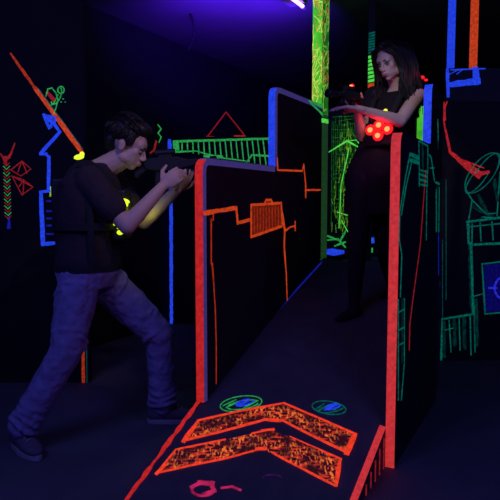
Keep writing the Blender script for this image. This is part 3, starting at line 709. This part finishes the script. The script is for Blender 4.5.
def head(bm, C, fwd, up, k=1.0, fem=False):
    """skull, jaw, brow, nose, lips, ears; returns the head frame"""
    fwd = V(fwd).normalized(); rt = fwd.cross(V(up)).normalized(); up = rt.cross(fwd).normalized()
    m3 = Matrix(((rt.x, fwd.x, up.x), (rt.y, fwd.y, up.y), (rt.z, fwd.z, up.z)))
    def w_(x, y, z): return C+m3@(V((x, y, z))*k)
    def e(x, y, z, a, b, c): ell(bm, w_(x, y, z), (a*k, b*k, c*k), m3)
    e(0, -.012, .035, .073, .094, .080)
    jw = .050 if fem else .056
    e(0, .030, -.035, jw, .054, .062)
    e(0, .052, -.080, .022 if fem else .026, .024, .020); e(0, .050, -.050, .036, .034, .035)
    e(0, .062, .028, .052, .026, .034)                                   # forehead
    for s in (-1, 1):
        e(s*.034, .050, -.014, .021, .022, .024)                         # cheek
        e(s*.045, .012, -.055, .016, .030, .024)                         # jaw angle
        e(s*.026, .078, .018, .017, .008, .005)                          # brow ridge
        e(s*.074, -.008, -.008, .007, .017, .029)                        # ear
        e(s*.078, -.014, .004, .006, .013, .016)
        e(s*.009, .094, -.033, .008, .010, .007)                         # nostril
    cap(bm, w_(0, .080, .012), w_(0, .101, -.026), .007*k, .010*k, 10)   # nose bridge
    e(0, .083, -.054, .023, .013, .006); e(0, .081, -.064, .020, .013, .007)
    return m3, w_
def face_parts(body, w_, m3, k, brow_m, pm='lips'):
    bm = bmesh.new()
    ell(bm, w_(0, .0905, -.0545), (.021*k, .007*k, .0035*k), m3, 12); ell(bm, w_(0, .0885, -.062), (.018*k, .008*k, .0045*k), m3, 12); obj('lips', bm, M[pm], body, True)
    for s in (-1, 1):
        bm = bmesh.new(); ell(bm, w_(s*.029, .073, .000), (.0125*k, .0105*k, .0075*k), m3, 12); e = obj('eye', bm, M['eyewhite'], body, True)
        bm = bmesh.new(); ell(bm, w_(s*.029, .0815, -.001), (.0055*k, .004*k, .0055*k), m3, 10); obj('iris', bm, M['iris'], e, True)
        bm = bmesh.new(); tube(bm, [w_(s*(.012+.0075*j), .088-.0012*j*j, .018+.0035*math.sin(j/4*3)) for j in range(5)], [.002*k, .0034*k, .0034*k, .003*k, .0015*k], 6); obj('eyebrow', bm, brow_m, body, True)
        bm = bmesh.new(); tube(bm, [w_(s*(.016+.0065*j), .0845-.0016*j*j*.6, .004+.005*math.sin(j/4*math.pi)) for j in range(5)], [.001, .002, .0022, .002, .001], 6); obj('eyelid', bm, brow_m, body, True)

def strands(bm, roots, rad=.004):
    for path in roots:
        n = len(path); tube(bm, path, [rad*(1-.75*(i/(n-1))**2) for i in range(n)], 5)

# ---------------------------------------------------------------- the man
man = None
def build_man():
    YN, YF = 2.93, 3.17
    hipN, hipF = at(80, 276, 2.97), at(97, 274, 3.13)
    kN, aN = at(67, 350, 2.88), at(23, 427, 2.86)
    kF, aF = at(160, 335, 3.20), at(163, 404, 3.24)
    shN, elN, wrN = at(90, 181, 2.90), at(127, 226, 2.86), at(163, 186, 2.95)
    shF, elF, wrF = at(108, 176, 3.22), at(144, 222, 3.20), at(177, 190, 3.08)
    pel = at(88, 262, 3.05); che = at(90, 203, 3.05); nkb = at(97, 167, 3.06)
    HCn = at(127.5, 146, 3.04)
    hf, hu = V((.91, -.02, -.40)), V((.40, 0, .91))
    X, Yv = V((1, 0, 0)), V((0, 1, 0))
    global man
    bm = bmesh.new()
    # body, continuous
    def torso(bm, g=0):
        rs = []
        for px, py, hx, hy in ((88, 278 if g < 0 else 268, .125 if g < 0 else .152, .17), (88, 262, .15, .175), (88, 240, .145, .165), (88, 220, .148, .175), (89, 200, .150, .19), (90, 184, .135, .195), (93, 172, .10, .17), (97, 164, .06, .09)):
            rs.append((at(px, py, 3.05), X*(hx+g), Yv*(hy+g)))
        rings(bm, rs, 24)
    torso(bm, -.03)
    cap(bm, nkb-Z*.03-X*.01, HCn+V((-.03, 0, -.06)), .062, .056)
    m3, w_ = head(bm, HCn, hf, hu, 1.04)
    for sh, el, wr in ((shN, elN, wrN), (shF, elF, wrF)):
        cap(bm, sh, el, .052, .042); mid = el.lerp(wr, .3); cap(bm, el, mid, .041, .041); cap(bm, mid, wr, .040, .026)
    cap(bm, shN, shF, .06, .06)
    for h, k_, a_ in ((hipN, kN, aN), (hipF, kF, aF)):
        cap(bm, h, k_, .078, .055); mid = k_.lerp(a_, .3); cap(bm, k_, mid, .052, .055); cap(bm, mid, a_, .055, .038)
        cap(bm, a_, a_+V((.01, 0, -.03)), .035, .03)
    hand(bm, wrN, (.78, .05, .60), (.05, 1, 0), (-.5, 0, .8), 1.02, (38, 55, 40))
    hand(bm, wrF, (.55, -.30, .75), (-.15, .55, .55), (.55, .8, 0), 1.0, (25, 45, 35), .05)
    man = obj('person', bm, M['skin']); remesh(man, .0052, 3)
    tag(man, 'man in charcoal shirt and blue jeans lunging and aiming a phaser at the partition', 'person')
    face_parts(man, w_, m3, 1.04, M['hair'])
    # hair
    bm = bmesh.new()
    ell(bm, w_(0, -.030, .058), (.084*1.04, .098*1.04, .082*1.04), m3); ell(bm, w_(0, .03, .098), (.066, .062, .042), m3)
    ell(bm, w_(0, -.075, .0), (.068, .045, .062), m3)
    for s in (-1, 1): ell(bm, w_(s*.066, .012, .030), (.014, .03, .036), m3)
    hr = obj('hair', bm, M['hair'], man); remesh(hr, .006, 3)
    rt = []
    for i in range(420):
        th = random.uniform(0, 2*math.pi); ph = random.uniform(.05, 1.75)
        n = V((math.sin(ph)*math.cos(th), math.sin(ph)*math.sin(th), math.cos(ph)))
        if n.y > .55 and n.z < .45: continue
        if n.z < -.05 and n.y > -.25: continue
        p = V((n.x*.080, -.026+n.y*.098, .058+n.z*.084))
        tdir = V((n.x*.3+random.uniform(-.3, .3), .55+random.uniform(-.3, .3), -.12)) if n.z > .35 else V((n.x*.1, -.15, -1))
        tdir = tdir - n*tdir.dot(n); tdir.normalize()
        rt.append([w_(*(p-n*.004)), w_(*(p+tdir*.014+n*.006)), w_(*(p+tdir*.030+n*.008)), w_(*(p+tdir*.045+n*.003))])
    bm = bmesh.new(); strands(bm, rt, .0042); obj('hair_locks', bm, M['hair'], hr, True)
    # shirt
    bm = bmesh.new(); torso(bm, .012)
    cap(bm, shN, shN.lerp(elN, .62), .078, .070); cap(bm, shF, shF.lerp(elF, .62), .078, .066); cap(bm, shN, shF, .075, .075)
    sh = obj('t_shirt', bm, M['shirt'], man); remesh(sh, .008, 4, disp=.010, dsize=.09)
    # jeans
    bm = bmesh.new()
    rings(bm, [(at(88, 286, 3.05), X*.14, Yv*.165), (at(88, 272, 3.05), X*.160, Yv*.18), (at(88, 263, 3.05), X*.158, Yv*.178)], 22)
    def leg(h, k_, a_, kw):
        m1 = h.lerp(k_, .45); cap(bm, h, m1, .105, .100); cap(bm, m1, k_, .100, .080); m2 = k_.lerp(a_, .5); cap(bm, k_, m2, .080, .076); cap(bm, m2, a_+(k_-a_)*.02, .076, .074)
    leg(hipN, kN, aN, 1); leg(hipF, kF, aF, 1)
    # turn-ups and creases
    for a_, k_ in ((aN, kN), (aF, kF)):
        d = (k_-a_).normalized(); _, r, u = frame(d)
        for j in range(5):
            c = a_+d*(.02+.035*j); R_ = .082-.004*j
            pts = [c+(r*math.cos(t_)+u*math.sin(t_))*R_+d*.01*math.sin(t_*2+j) for t_ in [2*math.pi*q/16 for q in range(17)]]
            tube(bm, pts, .009, 6)
    for h, k_ in ((hipN, kN), (hipF, kF)):
        d = (k_-h).normalized(); _, r, u = frame(d)
        for j in range(6):
            c = h.lerp(k_, .78+.09*(j-2)*.6); pts = [c+(r*math.cos(t_)+u*math.sin(t_))*.088+d*.02*math.sin(t_+j) for t_ in [q*.22+j*.9 for q in range(9)]]
            tube(bm, pts, .008, 6)
        for j in range(5):
            c = h.lerp(k_, .05+.05*j); pts = [c+(r*math.cos(t_)+u*math.sin(t_))*.103+d*.05*math.sin(t_*.8+j) for t_ in [q*.2+j*1.1+3 for q in range(9)]]
            tube(bm, pts, .009, 6)
    j = obj('jeans', bm, M['jeans'], man); remesh(j, .0075, 3, disp=.013, dsize=.05)
    bm = bmesh.new(); rings(bm, [(at(88, 269, 3.05), X*.166, Yv*.186), (at(88, 263.5, 3.05), X*.166, Yv*.186)], 28); obj('belt', bm, M['webbing'], man)
    # shoes
    def shoe(a_, d, n):
        d = V(d).normalized(); r = d.cross(Z).normalized(); base = V((a_.x, a_.y, 0))
        m3s = Matrix(((d.x, r.x, 0), (d.y, r.y, 0), (0, 0, 1)))
        bm = bmesh.new()
        rings(bm, [(base+d*x+Z*z, r*w1, (Z*h+d*.0)) for x, z, w1, h in ((-.085, .06, .012, .02), (-.075, .062, .032, .045), (-.03, .068, .040, .058), (.03, .062, .043, .05), (.09, .050, .048, .036), (.14, .043, .044, .028), (.175, .038, .028, .02), (.185, .036, .01, .01))], 18)
        cap(bm, base+Z*.08-d*.03, V((a_.x, a_.y, 0))+Z*.13-d*.02, .043, .042)
        s = obj('shoe', bm, M['shoe'], man); remesh(s, .006, 3)
        bm = bmesh.new(); pts = []
        for q in range(28):
            t_ = 2*math.pi*q/28; x = .05+.14*math.cos(t_); ww = (.047 if math.cos(t_) > -.2 else .040)*math.sin(t_)
            pts.append(base+d*x+r*ww+Z*.001)
        prism(bm, pts, Z*.027); obj('sole', bm, M['sole'], s, bevel=.004)
        bm = bmesh.new()
        for q in range(5):
            c = base+d*(.02+.02*q)+Z*(.119-.009*q); tube(bm, [c-r*.026-Z*.012, c-r*.01+Z*.003, c+r*.01+Z*.003, c+r*.026-Z*.012], .0032, 6)
        obj('shoelaces', bm, M['sole'], s, True)
    shoe(V((aN.x-.015, aN.y+.01, 0)), (.62, -.60, 0), 0); shoe(V((aF.x+.0, aF.y, 0)), (1, .1, 0), 0)
    # laser vest
    v = thing('laser_vest', 'black strapped laser vest with yellow lights worn by the man', 'vest', che)
    bm = bmesh.new(); box(bm, (-.035, -.085, -.13), (.035, .085, .12), Matrix.Translation(at(122, 214, 3.03))); obj('chest_pack', bm, M['plastic'], v, bevel=.012)
    bm = bmesh.new(); box(bm, (-.035, -.09, -.13), (.03, .09, .13), Matrix.Translation(at(61, 205, 3.05)+V((.012,0,0)))); obj('back_pack', bm, M['plastic'], v, bevel=.012)
    for yy, nm in ((2.93, 0), (3.17, 1)):
        bm = bmesh.new()
        pth = [at(118, 195, yy), at(112, 178, yy), at(103, 167, yy), at(90, 160.5, yy), at(78, 161.5, yy), at(68, 172, yy), at(63, 190, yy)]
        prev = None
        for q in pth:
            cur = [bm.verts.new(q+V((0, -.03, .0))), bm.verts.new(q+V((0, .03, .0))), bm.verts.new(q+V((0, .03, -.03))), bm.verts.new(q+V((0, -.03, -.03)))]
            if prev:
                for i in range(4): bm.faces.new((prev[i], prev[(i+1) % 4], cur[(i+1) % 4], cur[i]))
            else: bm.faces.new(cur)
            prev = cur
        bm.faces.new(prev); obj('shoulder_strap', bm, M['webbing'], v, bevel=.004)
    bm = bmesh.new(); rings(bm, [(at(89, 229, 3.05), X*.178, Yv*.205), (at(89, 222, 3.05), X*.178, Yv*.207)], 28); obj('waist_strap', bm, M['webbing'], v)
    bm = bmesh.new(); rings(bm, [(at(89, 200, 2.86), X*.02, Z*.02+Yv*.01), (at(92, 262, 2.86), X*.014, Z*.014)], 8)
    obj('hanging_strap', bm, M['webbing'], v)
    for (px, py, Y, R_, ang) in ((125.5, 201, 2.928, (.022, .012, .011), -20), (126, 204.5, 2.935, (.011, .010, .012), 0), (121, 227, 2.925, (.022, .012, .010), 20), (115, 224, 2.93, (.010, .01, .008), 30), (120, 232.5, 2.93, (.016, .01, .012), 0), (79, 157, 2.94, (.026, .02, .013), 10), (82, 154, 2.96, (.012, .012, .012), 0)):
        bm = bmesh.new(); a_ = math.radians(ang); r3 = Matrix(((math.cos(a_), 0, -math.sin(a_)), (0, 1, 0), (math.sin(a_), 0, math.cos(a_))))
        ell(bm, at(px, py, Y), R_, r3, 12); obj('vest_light', bm, N['yel'], v, True)
    l = bpy.data.lights.new('vest_glow', 'POINT'); l.energy = .07; l.color = (.85, 1, .05); l.shadow_soft_size = .03
    lo = bpy.data.objects.new('vest_glow', l); scn.collection.objects.link(lo); lo.location = at(136, 208, 3.02)
    l = bpy.data.lights.new('vest_glow_low', 'POINT'); l.energy = .07; l.color = (.85, 1, .05); l.shadow_soft_size = .03
    lo = bpy.data.objects.new('vest_glow_low', l); scn.collection.objects.link(lo); lo.location = at(148, 218, 3.08)
    gun('black phaser gun held by the man over the partition top', at(163, 165.5, 3.07), (1, -.02, .06), (0, 0, 1), .41, [(.0, -.029, -.02, .004, N['dblue'])])
build_man()

# ---------------------------------------------------------------- the woman
_foot = hit(352, 318, B0, RN)
def build_woman():
    DY = _foot.y-3.44
    def at(px, py, Y, _at=globals()['at']): return _at(px, py, Y+DY)
    fN = at(352, 322, 3.40); 
    hipR, hipL = at(362, 182, 3.47), at(381, 182, 3.55)
    kR, aR = at(357, 252, 3.42), at(354, 308, 3.46)
    kL = at(384, 247, 3.58); aL = at(394, 292, 3.72)
    shR, elR, wrR = at(374, 96, 3.60), at(362, 136, 3.50), at(357, 109, 3.34)
    shL, elL, wrL = at(418, 95, 3.46), at(400, 121, 3.24), at(358, 109, 3.13)
    HCn = at(391, 62.5, 3.46)
    fx = V((-.70, -.71, 0)).normalized(); sx = V((.71, -.70, 0)).normalized()   # body facing and her left
    hf, hu = V((-.72, -.60, -.30)), V((-.28, -.14, .95))
    spec = ((372, 190, .125, .165), (373, 176, .13, .175), (376, 158, .105, .145), (380, 145, .095, .128), (385, 130, .10, .135), (391, 115, .115, .150), (396, 102, .10, .155), (398, 93, .075, .125), (398, 87, .05, .06))
    def torso(bm, g=0):
        rings(bm, [(at(px, py, 3.52), sx*(b+g), fx*(a+g)) for px, py, a, b in spec], 24)
    bm = bmesh.new(); torso(bm, -.012)
    cap(bm, at(398, 92, 3.53), HCn+V((.02, .02, -.05)), .046, .044)
    m3, w_ = head(bm, HCn, hf, hu, .98, True)
    cap(bm, shR, at(397, 96, 3.54), .05, .05); cap(bm, shL, at(397, 96, 3.54), .046, .05)
    for s_, e_, w2 in ((shR, elR, wrR), (shL, elL, wrL)):
        cap(bm, s_, e_, .045, .036); mid = e_.lerp(w2, .3); cap(bm, e_, mid, .036, .034); cap(bm, mid, w2, .033, .021)
    for h, k_, a_ in ((hipR, kR, aR), (hipL, kL, aL)):
        cap(bm, h, k_, .080, .050); mid = k_.lerp(a_, .3); cap(bm, k_, mid, .047, .048); cap(bm, mid, a_, .047, .029)
        cap(bm, a_, a_+V((-.02, -.01, -.02)), .022, .02)
    hand(bm, wrL, (-.97, -.05, .10), (0, .1, -1), (-.2, 1, 0), .92, (8, 14, 12), .06)
    hand(bm, wrR, (-.6, -.3, .7), (-.2, -1, 0), (.3, 0, .9), .92, (45, 55, 40))
    wo = obj('person', bm, M['wskin']); remesh(wo, .0052, 3)
    tag(wo, 'woman with long dark hair in black clothes standing on the ramp', 'person')
    face_parts(wo, w_, m3, .98, M['whair'])
    # hair
    bm = bmesh.new(); ell(bm, w_(0, -.026, .052), (.079, .088, .077), m3); ell(bm, w_(0, -.08, -.05), (.07, .045, .12), m3)
    hr = obj('hair', bm, M['whair'], wo); remesh(hr, .007, 3)
    rt = []
    for i in range(520):
        s = random.choice((-1, 1)); t0 = random.uniform(-.9, .065)      # start along the parting
        y0 = random.uniform(-.11, .062)
        r = random.uniform(.0, .012)
        xs = .08+r
        zt = .134-.9*max(0, abs(y0+.02)-.03)*.6
        sp = random.uniform(-.012, .012); ln = random.uniform(.24, .40)
        yb = y0*.8-.01
        if y0 > .035: yb = .045+random.uniform(-.02, .012); 
        path = [w_(s*.004, y0+.012, zt-.006-(.012 if y0 > .03 else 0)), w_(s*xs*.5, y0*.95+.014, zt-.022), w_(s*xs*.86, yb+.012, .062), w_(s*(xs+.004), yb-.005, .015), w_(s*(xs+.006+sp), yb-.01, -.06)]
        tip = path[-1]
        for q in range(1, 5):
            f = q/4; tip2 = path[4] + V((0, 0, -1))*ln*.75*f + V(sx)*(sp*2*f+s*.012*math.sin(f*5+y0*40)) + fx*(.01*math.sin(f*6+i))+V((.02, .0, 0))*f
            path.append(tip2)
        rt.append(path)
    for i in range(170):                                                  # side locks that fall over brow and shoulders
        s = -1 if i % 2 else 1; y0 = random.uniform(.02, .075); g = random.uniform(0, .014)
        path = [w_(.012, y0-.02, .124-.25*max(0, y0-.03)), w_(s*(.040+g*.5)+.006, y0+.018, .096-.2*max(0, y0-.03)), w_(s*(.064+g), y0*.75+.006+g*.3, .045), w_(s*(.074+g), y0*.55+.008, -.015), w_(s*(.078+g), y0*.5+.01, -.08)]
        ln = random.uniform(.10, .24)
        for q in range(1, 4): path.append(path[4]+V((0, 0, -ln*q/3))+V(sx)*(s*.016*math.sin(q+y0*30))+fx*(.012*q))
        rt.append(path)
    for i in range(160):
        a0 = random.uniform(-1, 1)
        path = [w_(a0*.07, -.05, .12-.03*abs(a0)), w_(a0*.085, -.115, .07), w_(a0*.09, -.13, -.02)]
        for q in range(1, 5): path.append(path[2]+V((.01*q*.6, .004, -.085*q)))
        rt.append(path)
    bm = bmesh.new(); strands(bm, rt, .0052); obj('hair_locks', bm, M['whair'], hr, True)
    # dress
    bm = bmesh.new()
    sp2 = [(372, 214, .135, .170)]+[s for s in spec[:-1]]
    rings(bm, [(at(px, py, 3.52), sx*(b+.01), fx*(a+.012)) for px, py, a, b in sp2], 24)
    cap(bm, shL.lerp(at(397, 96, 3.54), .25), at(397, 100, 3.54), .052, .05); cap(bm, shR, at(397, 98, 3.54), .060, .06); cap(bm, shR, shR.lerp(elR, .5), .058, .052)
    d = obj('dress', bm, M['dress'], wo); remesh(d, .008, 3, disp=.01)
    bm = bmesh.new()
    for h, k_, a_ in ((hipR, kR, aR), (hipL, kL, aL)):
        cap(bm, h, k_, .084, .054); mid = k_.lerp(a_, .3); cap(bm, k_, mid, .051, .052); cap(bm, mid, a_, .051, .033); cap(bm, a_, a_+V((-.03, -.015, -.035)), .034, .030)
    d = obj('tights', bm, M['tights'], wo); remesh(d, .008, 3)
    # heeled shoes
    for a_, dd in ((aR, V((-.85, -.5, 0))), (aL, V((-.75, -.6, 0)))):
        dd.normalize(); r = dd.cross(Z).normalized()
        gz = ramp_z
        toe = a_+dd*.13; toe.z = gz(toe)+.003; heel = a_-dd*.035; heel.z = gz(heel)+.003
        bm = bmesh.new(); ball = a_+dd*.085; ball.z = gz(ball)+.02
        cap(bm, a_-dd*.02-Z*.025, ball, .036, .030); toe2 = toe+Z*.018; cap(bm, ball, toe2, .030, .016)
        cap(bm, a_-dd*.01, a_-dd*.02-Z*.03, .036, .036)
        s = obj('shoe', bm, M['tights'], wo); remesh(s, .006, 3)
        bm = bmesh.new(); top = a_-dd*.04-Z*.04; rings(bm, [(heel, dd*.008, r*.008), (heel.lerp(top, .5), dd*.010, r*.010), (top, dd*.024, r*.024)], 12); obj('heel', bm, M['tights'], s, True)
    # vest
    v = thing('laser_vest', 'black laser vest with a cluster of red lights worn by the woman', 'vest', at(385, 130, 3.5))
    c = at(380, 133, 3.37); up = Z
    Mx = Matrix(((sx.x, fx.x, 0, c.x), (sx.y, fx.y, 0, c.y), (0, 0, 1, c.z), (0, 0, 0, 1)))
    bm = bmesh.new(); box(bm, (-.10, -.05, -.075), (.10, .012, .065), Mx); obj('chest_pack', bm, M['plastic'], v, bevel=.015)
    for s in (-1, 1):
        bm = bmesh.new(); pth = [Mx@V((s*.06, -.01, .06)), Mx@V((s*.075, -.02, .12)), Mx@V((s*.085, -.06, .20)), Mx@V((s*.09, -.14, .235)), Mx@V((s*.09, -.22, .19))]
        tube(bm, pth, .018, 8); obj('shoulder_strap', bm, M['webbing'], v, True)
    bm = bmesh.new(); rings(bm, [(at(382, 140, 3.52), sx*.155, fx*.135), (at(383, 133, 3.52), sx*.155, fx*.135)], 24); obj('waist_strap', bm, M['webbing'], v)
    fr = Matrix(((sx.x, fx.x, 0), (sx.y, fx.y, 0), (0, 0, 1)))
    for px, py in ((370.5, 130), (379, 125), (387.5, 129), (378, 135.5)):
        p = hit(px, py, Mx@V((0, .014, 0)), fx)
        bm = bmesh.new(); ell(bm, p, (.037, .006, .032), fr, 14); o = obj('light_diffuser', bm, N['ledrim'], v, True)
        bm = bmesh.new(); ell(bm, p+fx*.004, (.018, .010, .015), fr, 12); obj('led', bm, N['led'], o, True)
    for px, py, r in ((416, 76, .014), (422, 77.5, .014), (426, 80, .010)):
        bm = bmesh.new(); ell(bm, at(px, py, 3.47), (r*1.2, r, r*.8), None, 12); obj('vest_light', bm, N['ledrim'], v, True)
    bm = bmesh.new(); ell(bm, at(385.5, 110.5, 3.34), (.012, .01, .010), None, 12); obj('vest_light', bm, N['yel'], v, True)
    for nm, p, e in (('red_vest_glow', at(378, 131, 3.18), .55), ('red_shoulder_glow', at(419, 73, 3.40), .05)):
        l = bpy.data.lights.new(nm, 'POINT'); l.energy = e; l.color = (1, .02, .04); l.shadow_soft_size = .03
        lo = bpy.data.objects.new(nm, l); scn.collection.objects.link(lo); lo.location = p
    gun('phaser gun with a glowing red light held by the woman', at(350, 97, 3.20), (-.75, -.65, -.03), (0, 0, 1), .27, [(-.02, 0, .118, .010, N['led']), (-.045, 0, .128, .011, N['ledrim'])])
build_woman()
